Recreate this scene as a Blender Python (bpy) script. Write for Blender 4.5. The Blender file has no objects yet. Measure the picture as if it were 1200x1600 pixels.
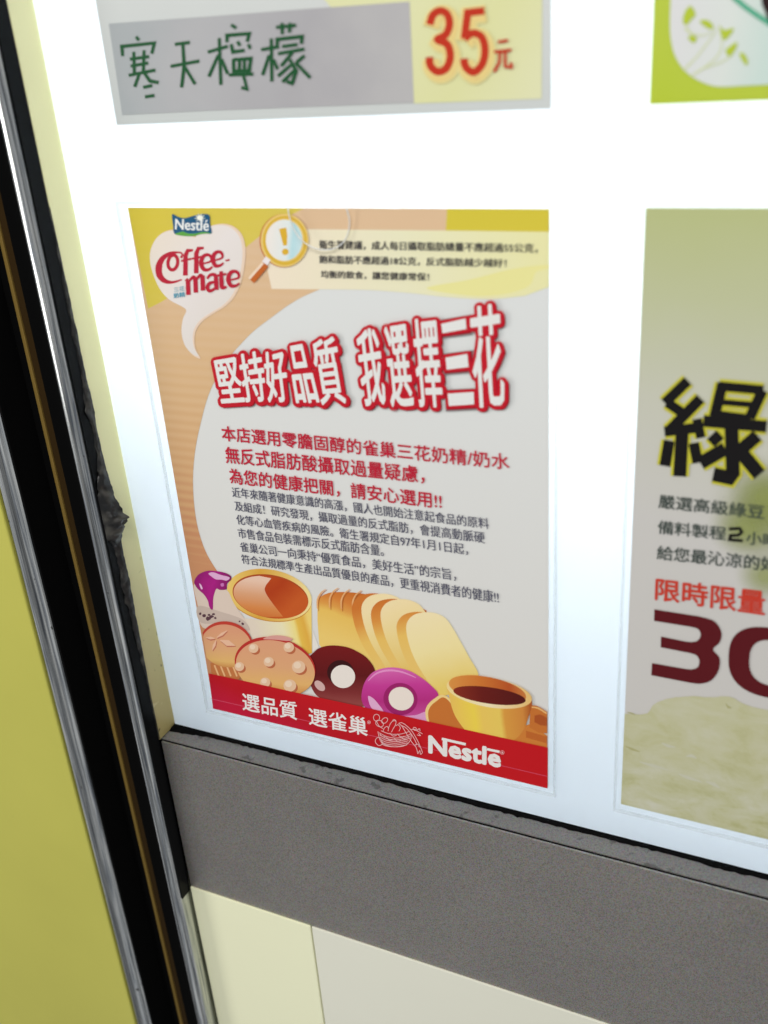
import bpy, bmesh, math, random
from mathutils import Vector, Matrix
random.seed(7)
S = bpy.context.scene
COL = S.collection

# ------------------------------------------------------------------ camera
R = ((0.90637046, -0.06957018, -0.41671642),
     (0.12439616, -0.89867829, 0.4205983),
     (-0.4037551, -0.4330558, -0.80588119))          # rows: image right, image down, forward (X, up, towards viewer)
CAM = (0.32900691, 0.36802563, 0.40566022)
FPX = 1581.597
def v3(a): return Vector((a[0], -a[2], a[1]))
cam = bpy.data.objects.new('camera', bpy.data.cameras.new('camera'))
COL.objects.link(cam)
m = Matrix((v3(R[0]), -v3(R[1]), -v3(R[2]))).transposed().to_4x4()
m.translation = v3(CAM)
cam.matrix_world = m
cam.data.sensor_fit = 'VERTICAL'
cam.data.sensor_height = 36
cam.data.lens = 36 * FPX / 1600
cam.data.clip_start = 0.01
cam.data.clip_end = 50
cam.data.dof.use_dof = True
cam.data.dof.focus_distance = 0.565
cam.data.dof.aperture_fstop = 6.5
S.camera = cam

# ------------------------------------------------------------------ light
W = bpy.data.worlds.new('World'); S.world = W; W.use_nodes = True
nt = W.node_tree; nt.nodes.clear()
out = nt.nodes.new('ShaderNodeOutputWorld'); bg = nt.nodes.new('ShaderNodeBackground')
tc = nt.nodes.new('ShaderNodeTexCoord'); nz = nt.nodes.new('ShaderNodeTexNoise'); rp = nt.nodes.new('ShaderNodeValToRGB')
nz.inputs['Scale'].default_value = 2.6; nz.inputs['Detail'].default_value = 3
rp.color_ramp.elements[0].position = 0.42; rp.color_ramp.elements[0].color = (0.16, 0.165, 0.17, 1)
rp.color_ramp.elements[1].position = 0.62; rp.color_ramp.elements[1].color = (0.95, 0.97, 1.0, 1)
nt.links.new(tc.outputs['Generated'], nz.inputs['Vector']); nt.links.new(nz.outputs['Fac'], rp.inputs['Fac'])
nt.links.new(rp.outputs['Color'], bg.inputs['Color']); bg.inputs['Strength'].default_value = 0.65
nt.links.new(bg.outputs['Background'], out.inputs['Surface'])

def area(name, loc, target, sx, sy, power, color=(1, 1, 1)):
    d = bpy.data.lights.new(name, 'AREA'); d.shape = 'RECTANGLE'; d.size = sx; d.size_y = sy
    d.energy = power; d.color = color
    o = bpy.data.objects.new(name, d); COL.objects.link(o); o.location = loc
    o.rotation_euler = (Vector(target) - Vector(loc)).to_track_quat('-Z', 'Y').to_euler()
    return o
area('ceiling_or_side_lamp', (0.35, -1.25, 1.25), (0.1, 0, 0.05), 1.3, 0.35, 16.8, (1, 0.985, 0.95))
area('ceiling_or_side_lamp', (-1.55, -0.85, 0.30), (0.1, 0, -0.05), 0.4, 1.2, 14, (1, 0.98, 0.94))  # low side lamp on the left, placed to shade the fascia beside the trim
# the tubes inside the light box
area('fluorescent_tube', (0.34, 0.130, 0.44), (0.34, 0, 0.44), 1.0, 0.03, 1.22, (0.95, 0.99, 1))
area('fluorescent_tube', (0.34, 0.130, 0.25), (0.34, 0, 0.25), 1.0, 0.03, 1.22, (0.95, 0.99, 1))
area('fluorescent_tube', (0.34, 0.130, 0.07), (0.34, 0, 0.07), 1.0, 0.03, 0.08, (0.9, 0.96, 1))

S.view_settings.view_transform = 'Standard'
S.view_settings.look = 'None'
S.view_settings.exposure = 0.0
S.view_settings.gamma = 1.0
S.view_settings.use_curve_mapping = False
S.render.engine = 'CYCLES'
S.cycles.max_bounces = 10
S.cycles.diffuse_bounces = 5
S.cycles.use_denoising = True

# ------------------------------------------------------------------ helpers
def lin(c):
    c /= 255.0
    return c / 12.92 if c <= 0.04045 else ((c + 0.055) / 1.055) ** 2.4
def rgb(r, g, b, k=1.0): return (min(lin(r) * k, 0.92), min(lin(g) * k, 0.92), min(lin(b) * k, 0.92), 1)

def mat(name, base, rough=0.5, metal=0.0, spec=0.5):
    M = bpy.data.materials.new(name); M.use_nodes = True
    b = M.node_tree.nodes['Principled BSDF']
    b.inputs['Base Color'].default_value = base; b.inputs['Roughness'].default_value = rough
    b.inputs['Metallic'].default_value = metal; b.inputs['Specular IOR Level'].default_value = spec
    return M
def N(M, t, **kw):
    n = M.node_tree.nodes.new(t)
    for k, v in kw.items(): setattr(n, k, v)
    return n
def LK(M, a, b): M.node_tree.links.new(a, b)
def BS(M): return M.node_tree.nodes['Principled BSDF']

INK = 0.96
_ink = {}
def ink(r, g, b):
    k = (r, g, b)
    if k not in _ink:
        M = mat('print_ink', rgb(r, g, b, INK), 0.42, 0, 0.25)
        _ink[k] = M
    return _ink[k]
def ramp_ink(p0, p1, stops, noise=0.0, nscale=60, stripes=0.0):
    """printed colour blend running from plane point p0 to p1"""
    M = mat('print_blend', (1, 1, 1, 1), 0.42, 0, 0.25)
    g = N(M, 'ShaderNodeNewGeometry'); s = N(M, 'ShaderNodeVectorMath', operation='SUBTRACT')
    d = Vector((p1[0] - p0[0], 0, p1[1] - p0[1])); d = d / d.length_squared
    s.inputs[1].default_value = (p0[0], 0, p0[1]); LK(M, g.outputs['Position'], s.inputs[0])
    dt = N(M, 'ShaderNodeVectorMath', operation='DOT_PRODUCT'); dt.inputs[1].default_value = d
    LK(M, s.outputs[0], dt.inputs[0])
    src = dt.outputs['Value']
    if noise:
        nn = N(M, 'ShaderNodeTexNoise'); nn.inputs['Scale'].default_value = nscale; nn.inputs['Detail'].default_value = 4
        LK(M, g.outputs['Position'], nn.inputs['Vector'])
        ma = N(M, 'ShaderNodeMath', operation='MULTIPLY_ADD'); ma.inputs[1].default_value = noise
        LK(M, nn.outputs['Fac'], ma.inputs[0]); LK(M, src, ma.inputs[2])
        mb = N(M, 'ShaderNodeMath', operation='SUBTRACT'); mb.inputs[1].default_value = noise / 2
        LK(M, ma.outputs[0], mb.inputs[0]); src = mb.outputs[0]
    if stripes:
        wv = N(M, 'ShaderNodeTexWave', wave_type='BANDS', bands_direction='Z'); wv.inputs['Scale'].default_value = 62
        wv.inputs['Distortion'].default_value = 0.6; wv.inputs['Detail'].default_value = 1
        LK(M, g.outputs['Position'], wv.inputs['Vector'])
        ma = N(M, 'ShaderNodeMath', operation='MULTIPLY_ADD'); ma.inputs[1].default_value = stripes
        LK(M, wv.outputs['Fac'], ma.inputs[0]); LK(M, src, ma.inputs[2]); src = ma.outputs[0]
    cr = N(M, 'ShaderNodeValToRGB'); e = cr.color_ramp.elements
    while len(e) < len(stops): e.new(0.5)
    for i, (t, c) in enumerate(stops): e[i].position = t; e[i].color = rgb(*c, INK)
    LK(M, src, cr.inputs['Fac']); LK(M, cr.outputs['Color'], BS(M).inputs['Base Color'])
    return M

def at(u, v, d=0.0):
    """photo pixel -> (X, Z) on the plane that lies d in front of the light panel"""
    a, b = (u - 600) / FPX, (v - 800) / FPX
    q = [R[0][i] * a + R[1][i] * b + R[2][i] for i in range(3)]
    t = (d - CAM[2]) / q[2]
    return (CAM[0] + t * q[0], CAM[1] + t * q[1])

class F:                      # a zoomed reading frame of the photo: origin and scale
    def __init__(s, ox, oy, k): s.ox, s.oy, s.k = ox, oy, k
    def __call__(s, p): return at(s.ox + p[0] / s.k, s.oy + p[1] / s.k, PLANE)
PLANE = 0.007                 # the posters hang 7 mm in front of the datum (panel face at 5 mm)
Z0 = F(0, 0, 1); Z1 = F(140, 0, 1.6216); Z2 = F(190, 310, 3.4286); Z3 = F(480, 310, 3.0); Z4 = F(320, 640, 2.1429)
Z5 = F(280, 860, 4.0); Z6 = F(560, 900, 3.75); Z7 = F(940, 300, 3.2); Z8 = F(940, 760, 2.5); Z9 = F(980, 0, 5.4545)

def link(name, me, parent=None):
    o = bpy.data.objects.new(name, me); COL.objects.link(o)
    if parent: o.parent = parent
    return o
def empty(name, loc=(0, 0, 0)):
    o = bpy.data.objects.new(name, None); o.empty_display_size = 0.02; COL.objects.link(o); o.location = loc
    return o
def tag(o, label, cat, group=None, kind=None):
    o['label'] = label; o['category'] = cat
    if group: o['group'] = group
    if kind: o['kind'] = kind
    return o

def spline(pts, closed=True, n=8):
    P = [Vector(p) for p in pts]; L = len(P); res = []
    rng = range(L) if closed else range(L - 1)
    for i in rng:
        if closed: a, b, c, d = P[i - 1], P[i], P[(i + 1) % L], P[(i + 2) % L]
        else: a, b, c, d = P[max(i - 1, 0)], P[i], P[i + 1], P[min(i + 2, L - 1)]
        for k in range(n):
            t = k / n
            res.append(0.5 * ((2 * b) + (c - a) * t + (2 * a - 5 * b + 4 * c - d) * t * t + (3 * b - a - 3 * c + d) * t ** 3))
    if not closed: res.append(P[-1])
    return [tuple(p) for p in res]
def ell(cx, cy, rx, ry, rot=0, n=40, a0=0, a1=360):
    c, s = math.cos(math.radians(rot)), math.sin(math.radians(rot)); r = []
    full = abs(a1 - a0) >= 360
    for i in range(n if full else n + 1):
        a = math.radians(a0 + (a1 - a0) * i / n); x, y = rx * math.cos(a), ry * math.sin(a)
        r.append((cx + x * c - y * s, cy + x * s + y * c))
    return r
def ribbon(pts, w, caps=True, closed=False):
    """outline polygons of a stroke: list of quads/fans sharing edges"""
    P = [Vector(p) for p in pts]; n = len(P); ws = w if isinstance(w, (list, tuple)) else [w] * n
    if len(ws) != n:
        w0 = ws; ws = []
        for i in range(n):
            t = i / (n - 1) * (len(w0) - 1); k = min(int(t), len(w0) - 2); ws.append(w0[k] + (w0[k + 1] - w0[k]) * (t - k))
    l, r = [], []
    for i in range(n):
        a = P[i] - P[i - 1] if (i or closed) else None
        b = P[(i + 1) % n] - P[i] if (i < n - 1 or closed) else None
        a = a.normalized() if a is not None and a.length > 1e-9 else None
        b = b.normalized() if b is not None and b.length > 1e-9 else None
        t = (a if b is None else b if a is None else (a + b))
        if t.length < 1e-4: t = b
        t = t.normalized(); nr = Vector((-t.y, t.x)); k = 1.0
        if a is not None and b is not None: k = min(1 / max(0.35, nr.dot(Vector((-b.y, b.x)))), 1.6)
        l.append(P[i] + nr * ws[i] * 0.5 * k); r.append(P[i] - nr * ws[i] * 0.5 * k)
    F_ = [[tuple(l[i]), tuple(l[j]), tuple(r[j]), tuple(r[i])] for i, j in
          ([(i, i + 1) for i in range(n - 1)] + ([(n - 1, 0)] if closed else []))]
    if caps and not closed:
        for (A, B, C0) in ((r[0], l[0], P[0]), (l[-1], r[-1], P[-1])):
            v = A - C0; F_.append([tuple(C0 + Matrix.Rotation(-math.pi * k / 8 * -1, 2) @ v) for k in range(9)])
    return F_

class Part:
    """printed artwork: flat ink shapes stacked a few microns apart on a sheet"""
    STEP = 4e-6
    def __init__(s, level): s.v, s.f, s.mi, s.m = [], [], [], []; s.y = PLANE + 3e-4 + level * 6e-5
    def _mi(s, m):
        if m not in s.m: s.m.append(m)
        return s.m.index(m)
    def raw(s, faces, m):
        k = s._mi(m)
        for f in faces:
            b = len(s.v); s.v += [(x, -s.y, z) for x, z in f]; s.f.append(list(range(b, b + len(f)))); s.mi.append(k)
        s.y += s.STEP
    def poly(s, fr, pts, m): s.raw([[fr(p) for p in pts]], m); return s
    def blob(s, fr, pts, m, n=8): return s.poly(fr, spline(pts, True, n), m)
    def stroke(s, fr, pts, w, m, smooth=True, caps=True, closed=False):
        if smooth and len(pts) > 2: pts = spline(pts, closed, 6)
        for k, q in enumerate(ribbon(pts, w, caps, closed)):
            s.raw([[fr(p) for p in q]], m); s.y += 8e-7 - s.STEP
        s.y += s.STEP
        return s
    def ring(s, fr, outer, inner, m):
        n = len(outer)
        s.raw([[fr(outer[i]), fr(outer[(i + 1) % n]), fr(inner[(i + 1) % n]), fr(inner[i])] for i in range(n)], m); return s
    def text(s, fr, txt, quad, m, copies=((0, 0),), off=0.0, res=2, shear=0):
        """text whose ink box is stretched onto quad (TL, TR, BR, BL)"""
        V, T = glyphs(txt, off, res)
        x0 = min(v[0] for v in V); x1 = max(v[0] for v in V); y0 = min(v[1] for v in V); y1 = max(v[1] for v in V)
        for (dx, dy) in copies:
            Q = [Vector(fr((q[0] + dx, q[1] + dy))) for q in quad]
            pts = []
            for (x, y) in V:
                a = (x - x0) / (x1 - x0); b = (y1 - y) / (y1 - y0)
                p = (Q[0] * (1 - a) + Q[1] * a) * (1 - b) + (Q[3] * (1 - a) + Q[2] * a) * b
                pts.append(p)
            k = s._mi(m); b0 = len(s.v)
            s.v += [(p.x, -s.y, p.y) for p in pts]
            for t in T: s.f.append([b0 + i for i in t]); s.mi.append(k)
            s.y += s.STEP
        return s
    def build(s, name, parent, label=None):
        me = bpy.data.meshes.new(name); me.from_pydata(s.v, [], s.f)
        for m in s.m: me.materials.append(m)
        me.polygons.foreach_set('material_index', s.mi)
        # all faces look at the viewer (-Y)
        bm = bmesh.new(); bm.from_mesh(me); bm.normal_update()
        fl = [f for f in bm.faces if f.normal.y > 0]
        if fl: bmesh.ops.reverse_faces(bm, faces=fl)
        bm.to_mesh(me); bm.free(); me.update()
        o = link(name, me, parent)
        if label: o['label'] = label
        return o

_gl = {}
def glyphs(txt, off, res):
    k = (txt, off, res)
    if k not in _gl:
        c = bpy.data.curves.new('lettering', 'FONT'); c.body = txt; c.resolution_u = res; c.offset = off
        o = bpy.data.objects.new('lettering', c); COL.objects.link(o)
        dg = bpy.context.evaluated_depsgraph_get(); dg.update()
        me = o.evaluated_get(dg).to_mesh()
        _gl[k] = ([(v.co.x, v.co.y) for v in me.vertices], [list(p.vertices) for p in me.polygons])
        bpy.data.objects.remove(o); bpy.data.curves.remove(c)
    return _gl[k]

def box(bm, x0, x1, y0, y1, z0, z1):
    r = bmesh.ops.create_cube(bm, size=1)
    for v in r['verts']:
        v.co = ((x0 if v.co.x < 0 else x1), (y0 if v.co.y < 0 else y1), (z0 if v.co.z < 0 else z1))
    return r['verts']
def mesh_of(bm, name, m, parent=None, bevel=0, seg=2, smooth=False):
    if bevel: bmesh.ops.bevel(bm, geom=bm.edges[:], offset=bevel, segments=seg, profile=0.5, affect='EDGES')
    me = bpy.data.meshes.new(name); bm.to_mesh(me); bm.free(); me.materials.append(m)
    if smooth:
        for p in me.polygons: p.use_smooth = True
    return link(name, me, parent)
def slab(name, x0, x1, y0, y1, z0, z1, m, parent=None, bevel=0, seg=2):
    bm = bmesh.new(); box(bm, x0, x1, y0, y1, z0, z1); return mesh_of(bm, name, m, parent, bevel, seg)
def extrude_profile(name, prof, z0, z1, m, parent=None, smooth=True, nz=1):
    """profile in (x, d) extruded up z; d points to the viewer"""
    bm = bmesh.new(); rings = []
    for k in range(nz + 1):
        z = z0 + (z1 - z0) * k / nz; rings.append([bm.verts.new((x, -d, z)) for x, d in prof])
    n = len(prof)
    for a, b in zip(rings, rings[1:]):
        for i in range(n):
            bm.faces.new((a[i], a[(i + 1) % n], b[(i + 1) % n], b[i]))
    bm.faces.new(rings[0]); bm.faces.new(rings[-1]); bmesh.ops.recalc_face_normals(bm, faces=bm.faces[:])
    o = mesh_of(bm, name, m, parent)
    if smooth:
        o.data.polygons.foreach_set('use_smooth', [True] * len(o.data.polygons))
        o.data.set_sharp_from_angle(angle=math.radians(38))
    return o

ZT, ZB = 0.62, -0.52           # top and bottom of everything that runs out of frame
XW, ZW, DF = -0.0322, -0.0201, 0.018     # light panel's left edge, its bottom edge, depth of the recess
XR = 0.80

# ------------------------------------------------------------------ materials of the place
def painted(name, c, rough, k=1.0, speck=0.03, bump=0.02, spec=0.4, bs=900):
    M = mat(name, rgb(*c, k), rough, 0, spec)
    g = N(M, 'ShaderNodeNewGeometry'); n1 = N(M, 'ShaderNodeTexNoise'); n1.inputs['Scale'].default_value = 14; n1.inputs['Detail'].default_value = 6
    LK(M, g.outputs['Position'], n1.inputs['Vector'])
    mx = N(M, 'ShaderNodeMix', data_type='RGBA'); b = rgb(*c, k)
    mx.inputs['A'].default_value = (b[0] * (1 - speck * 2), b[1] * (1 - speck * 2), b[2] * (1 - speck * 3), 1)
    mx.inputs['B'].default_value = (min(b[0] * (1 + speck * 2), .95), min(b[1] * (1 + speck * 2), .95), min(b[2] * (1 + speck), .95), 1)
    LK(M, n1.outputs['Fac'], mx.inputs['Factor']); LK(M, mx.outputs['Result'], BS(M).inputs['Base Color'])
    n2 = N(M, 'ShaderNodeTexNoise'); n2.inputs['Scale'].default_value = bs; LK(M, g.outputs['Position'], n2.inputs['Vector'])
    bp = N(M, 'ShaderNodeBump'); bp.inputs['Strength'].default_value = bump; bp.inputs['Distance'].default_value = 0.001
    LK(M, n2.outputs['Fac'], bp.inputs['Height']); LK(M, bp.outputs['Normal'], BS(M).inputs['Normal'])
    return M

M_yellow = painted('yellow_painted_panel', (194, 190, 88), 0.35, 1.0, 0.03, 0.05)
M_cream_y = painted('pale_yellow_laminate', (238, 239, 194), 0.3, 1.2, 0.01, 0.02)
M_cream = painted('cream_laminate', (231, 230, 214), 0.3, 1.03, 0.01, 0.02)

# yellow reveal with specks of grime near the bottom, over a painted fading of the panel glow
M_rev = painted('yellow_reveal_paint', (234, 228, 176), 0.45, 1.0, 0.02, 0.05)
def grime_or_shade(M, scale, thr, amount, zfade=None, dark=(0.03, 0.028, 0.02, 1)):
    old = BS(M).inputs['Base Color'].links[0].from_socket
    g = N(M, 'ShaderNodeNewGeometry'); n = N(M, 'ShaderNodeTexNoise'); n.inputs['Scale'].default_value = scale; n.inputs['Detail'].default_value = 5
    LK(M, g.outputs['Position'], n.inputs['Vector'])
    r = N(M, 'ShaderNodeMapRange'); r.inputs['From Min'].default_value = thr; r.inputs['From Max'].default_value = thr + 0.06
    r.inputs['To Max'].default_value = amount; LK(M, n.outputs['Fac'], r.inputs['Value'])
    f = r.outputs['Result']
    if zfade:
        sp = N(M, 'ShaderNodeSeparateXYZ'); LK(M, g.outputs['Position'], sp.inputs[0])
        r2 = N(M, 'ShaderNodeMapRange'); r2.inputs['From Min'].default_value = zfade[0]; r2.inputs['From Max'].default_value = zfade[1]
        r2.inputs['To Min'].default_value = 1; r2.inputs['To Max'].default_value = 0; LK(M, sp.outputs['Z'], r2.inputs['Value'])
        mm = N(M, 'ShaderNodeMath', operation='MULTIPLY'); LK(M, f, mm.inputs[0]); LK(M, r2.outputs['Result'], mm.inputs[1]); f = mm.outputs[0]
    mx = N(M, 'ShaderNodeMix', data_type='RGBA'); LK(M, f, mx.inputs['Factor']); LK(M, old, mx.inputs['A']); mx.inputs['B'].default_value = dark
    LK(M, mx.outputs['Result'], BS(M).inputs['Base Color'])
grime_or_shade(M_rev, 45, 0.28, 0.75, (-0.02, 0.15), (0.36, 0.24, 0.05, 1))  # brown towards the bottom paints the weaker panel glow there
grime_or_shade(M_rev, 210, 0.64, 0.85, (0.0, 0.12))
grime_or_shade(M_cream, 260, 0.74, 0.5); grime_or_shade(M_cream_y, 260, 0.75, 0.5); grime_or_shade(M_yellow, 300, 0.75, 0.5, None, (0.10, 0.09, 0.04, 1))

# grey speckled metallic laminate
M_grey = mat('grey_speckled_laminate', (0.15, 0.14, 0.135, 1), 0.38, 0.72, 0.5)
def speckle(M, base, amp):
    g = N(M, 'ShaderNodeNewGeometry'); v = N(M, 'ShaderNodeTexVoronoi'); v.inputs['Scale'].default_value = 2100
    LK(M, g.outputs['Position'], v.inputs['Vector'])
    hs = N(M, 'ShaderNodeHueSaturation'); hs.inputs['Saturation'].default_value = 0.5; LK(M, v.outputs['Color'], hs.inputs['Color'])
    mr = N(M, 'ShaderNodeMix', data_type='RGBA'); mr.inputs['Factor'].default_value = amp
    mr.inputs['A'].default_value = base; LK(M, hs.outputs['Color'], mr.inputs['B'])
    n = N(M, 'ShaderNodeTexNoise'); n.inputs['Scale'].default_value = 22; n.inputs['Detail'].default_value = 6
    LK(M, g.outputs['Position'], n.inputs['Vector'])
    r = N(M, 'ShaderNodeMapRange'); r.inputs['From Min'].default_value = 0.3; r.inputs['From Max'].default_value = 0.7
    r.inputs['To Min'].default_value = 0.95; r.inputs['To Max'].default_value = 1.05; LK(M, n.outputs['Fac'], r.inputs['Value'])
    sc = N(M, 'ShaderNodeVectorMath', operation='SCALE'); LK(M, mr.outputs['Result'], sc.inputs[0]); LK(M, r.outputs['Result'], sc.inputs['Scale'])
    LK(M, sc.outputs[0], BS(M).inputs['Base Color'])
    bp = N(M, 'ShaderNodeBump'); bp.inputs['Strength'].default_value = 0.25; bp.inputs['Distance'].default_value = 0.0004
    LK(M, v.outputs['Distance'], bp.inputs['Height']); LK(M, bp.outputs['Normal'], BS(M).inputs['Normal'])
speckle(M_grey, (0.225, 0.198, 0.160, 1), 0.28)
M_ledge = mat('grey_ledge_laminate', (0.15, 0.14, 0.135, 1), 0.5, 0.15, 0.4)
speckle(M_ledge, (0.12, 0.108, 0.098, 1), 0.16)
grime_or_shade(M_ledge, 160, 0.60, 0.5, None, (0.03, 0.026, 0.024, 1))

M_black = mat('black_rubber_and_shade', (0.003, 0.003, 0.003, 1), 0.8, 0, 0.05)
M_dark_refl = mat('dark_reflection_black', (0.004, 0.0045, 0.005, 1), 0.35, 0, 0.06)  # black for the dark reflection painted on the trim's side
M_brown = mat('dark_brown_anodised_metal', (0.036, 0.019, 0.004, 1), 0.7, 0.0, 0.12)
M_brass = mat('brass_strip', (0.26, 0.165, 0.035, 1), 0.5, 0.2, 0.4)
def chrome(name, c, rough):
    M = mat(name, c, rough, 1.0)
    g = N(M, 'ShaderNodeNewGeometry'); mp = N(M, 'ShaderNodeMapping'); mp.inputs['Scale'].default_value = (2600, 2600, 8)
    LK(M, g.outputs['Position'], mp.inputs['Vector'])
    n = N(M, 'ShaderNodeTexNoise'); n.inputs['Scale'].default_value = 1; n.inputs['Detail'].default_value = 3; LK(M, mp.outputs[0], n.inputs['Vector'])
    r = N(M, 'ShaderNodeMapRange'); r.inputs['To Min'].default_value = rough * 0.6; r.inputs['To Max'].default_value = rough * 1.5
    LK(M, n.outputs['Fac'], r.inputs['Value']); LK(M, r.outputs['Result'], BS(M).inputs['Roughness'])
    bp = N(M, 'ShaderNodeBump'); bp.inputs['Strength'].default_value = 0.08; bp.inputs['Distance'].default_value = 0.0003
    LK(M, n.outputs['Fac'], bp.inputs['Height']); LK(M, bp.outputs['Normal'], BS(M).inputs['Normal'])
    return M
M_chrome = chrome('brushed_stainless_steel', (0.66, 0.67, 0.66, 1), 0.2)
def painted_reflections(M):  # streaks paint reflections into the steel colour; the small dark spots are dirt
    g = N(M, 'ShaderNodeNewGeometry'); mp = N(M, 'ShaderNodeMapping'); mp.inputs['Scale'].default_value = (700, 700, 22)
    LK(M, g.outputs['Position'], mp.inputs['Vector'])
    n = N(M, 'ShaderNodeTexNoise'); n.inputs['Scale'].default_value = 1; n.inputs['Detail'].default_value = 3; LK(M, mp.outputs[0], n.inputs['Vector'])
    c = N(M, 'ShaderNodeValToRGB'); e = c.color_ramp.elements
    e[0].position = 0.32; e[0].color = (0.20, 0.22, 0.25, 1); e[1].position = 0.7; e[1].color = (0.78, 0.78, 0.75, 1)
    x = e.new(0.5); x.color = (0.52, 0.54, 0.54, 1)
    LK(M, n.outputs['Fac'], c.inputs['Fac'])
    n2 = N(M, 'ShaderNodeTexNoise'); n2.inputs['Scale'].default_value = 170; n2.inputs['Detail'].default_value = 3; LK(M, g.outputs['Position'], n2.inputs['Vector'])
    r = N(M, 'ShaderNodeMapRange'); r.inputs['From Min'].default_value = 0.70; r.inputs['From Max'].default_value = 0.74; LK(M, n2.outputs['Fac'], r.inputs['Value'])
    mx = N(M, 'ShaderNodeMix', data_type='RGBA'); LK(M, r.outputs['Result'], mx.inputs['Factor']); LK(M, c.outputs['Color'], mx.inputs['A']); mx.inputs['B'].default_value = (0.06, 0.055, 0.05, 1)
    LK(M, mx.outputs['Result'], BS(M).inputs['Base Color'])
painted_reflections(M_chrome)
M_gunk = mat('old_black_sealant', (0.03, 0.03, 0.03, 1), 0.4, 0, 0.5)
g = N(M_gunk, 'ShaderNodeNewGeometry'); n = N(M_gunk, 'ShaderNodeTexNoise'); n.inputs['Scale'].default_value = 130; n.inputs['Detail'].default_value = 5
LK(M_gunk, g.outputs['Position'], n.inputs['Vector'])
cr = N(M_gunk, 'ShaderNodeValToRGB'); cr.color_ramp.elements[0].position = 0.46; cr.color_ramp.elements[0].color = (0.004, 0.004, 0.004, 1)
cr.color_ramp.elements[1].position = 0.72; cr.color_ramp.elements[1].color = (0.06, 0.056, 0.046, 1)
LK(M_gunk, n.outputs['Fac'], cr.inputs['Fac']); LK(M_gunk, cr.outputs['Color'], BS(M_gunk).inputs['Base Color'])

# white acrylic that lets the tubes' light through
M_acr = bpy.data.materials.new('white_opal_acrylic'); M_acr.use_nodes = True
_nt = M_acr.node_tree; _p = _nt.nodes['Principled BSDF']; _p.inputs['Base Color'].default_value = (0.64, 0.71, 0.79, 1)
_p.inputs['Roughness'].default_value = 0.25; _p.inputs['Specular IOR Level'].default_value = 0.35
_t = _nt.nodes.new('ShaderNodeBsdfTranslucent'); _t.inputs['Color'].default_value = (0.93, 0.97, 1.0, 1)
_m = _nt.nodes.new('ShaderNodeMixShader'); _m.inputs['Fac'].default_value = 0.5
_o = [x for x in _nt.nodes if x.type == 'OUTPUT_MATERIAL'][0]
_nt.links.new(_p.outputs[0], _m.inputs[1]); _nt.links.new(_t.outputs[0], _m.inputs[2]); _nt.links.new(_m.outputs[0], _o.inputs['Surface'])
M_white = mat('white_housing', (0.85, 0.86, 0.87, 1), 0.6)
# clear pocket rims: thin milky acrylic
M_rim = bpy.data.materials.new('clear_acrylic_edge'); M_rim.use_nodes = True
_nt = M_rim.node_tree; _p = _nt.nodes['Principled BSDF']; _p.inputs['Base Color'].default_value = (0.82, 0.83, 0.84, 1); _p.inputs['Roughness'].default_value = 0.2
_t = _nt.nodes.new('ShaderNodeBsdfTransparent'); _t.inputs['Color'].default_value = (0.96, 0.975, 0.98, 1)
_m = _nt.nodes.new('ShaderNodeMixShader'); _m.inputs['Fac'].default_value = 0.78
_o = [x for x in _nt.nodes if x.type == 'OUTPUT_MATERIAL'][0]
_nt.links.new(_p.outputs[0], _m.inputs[1]); _nt.links.new(_t.outputs[0], _m.inputs[2]); _nt.links.new(_m.outputs[0], _o.inputs['Surface'])

# ------------------------------------------------------------------ the light box
lb = tag(empty('light_box', (XW, 0, ZW)), 'large white backlit menu panel that carries all the posters, glowing white behind them', 'light box')
def P_(o): o.location = (-XW, 0, -ZW); return o      # children keep world coordinates under the base empty
bm = bmesh.new()
r_, th = 0.004, 0.005
prof = [(0.0, -0.012)] + [(r_ - r_ * math.cos(a), th - r_ + r_ * math.sin(a)) for a in [math.pi / 2 * k / 6 for k in range(7)]]
# nested rectangles: (inset, depth)
loops = []
for ins, d in prof:
    loops.append([bm.verts.new(c) for c in ((XW + 0.0008 + ins, -d, ZW + 0.0012 + ins), (XR - ins, -d, ZW + 0.0012 + ins), (XR - ins, -d, ZT - ins), (XW + 0.0008 + ins, -d, ZT - ins))])
for a, b in zip(loops, loops[1:]):
    for i in range(4): bm.faces.new((a[i], a[(i + 1) % 4], b[(i + 1) % 4], b[i]))
bm.faces.new(loops[-1])
bmesh.ops.recalc_face_normals(bm, faces=bm.faces[:])
for f in bm.faces:
    f.smooth = True
bm.normal_update()
if bm.faces[-1].normal.y > 0: bmesh.ops.reverse_faces(bm, faces=bm.faces[:])
P_(mesh_of(bm, 'diffuser_panel', M_acr, lb))
bm = bmesh.new()
yb = 0.15
box(bm, XW - 0.02, XR + 0.02, yb, yb + 0.01, ZW - 0.03, ZT + 0.02)
box(bm, XW - 0.02, XR + 0.02, 0.0121, yb, ZW - 0.03, ZW - 0.012)
box(bm, XW - 0.02, XR + 0.02, 0.0121, yb, ZT + 0.005, ZT + 0.02)
box(bm, XW - 0.02, XW - 0.005, 0.0121, yb, ZW - 0.012, ZT + 0.005)
box(bm, XR + 0.005, XR + 0.02, 0.0121, yb, ZW - 0.012, ZT + 0.005)
P_(mesh_of(bm, 'housing', M_white, lb))

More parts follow.
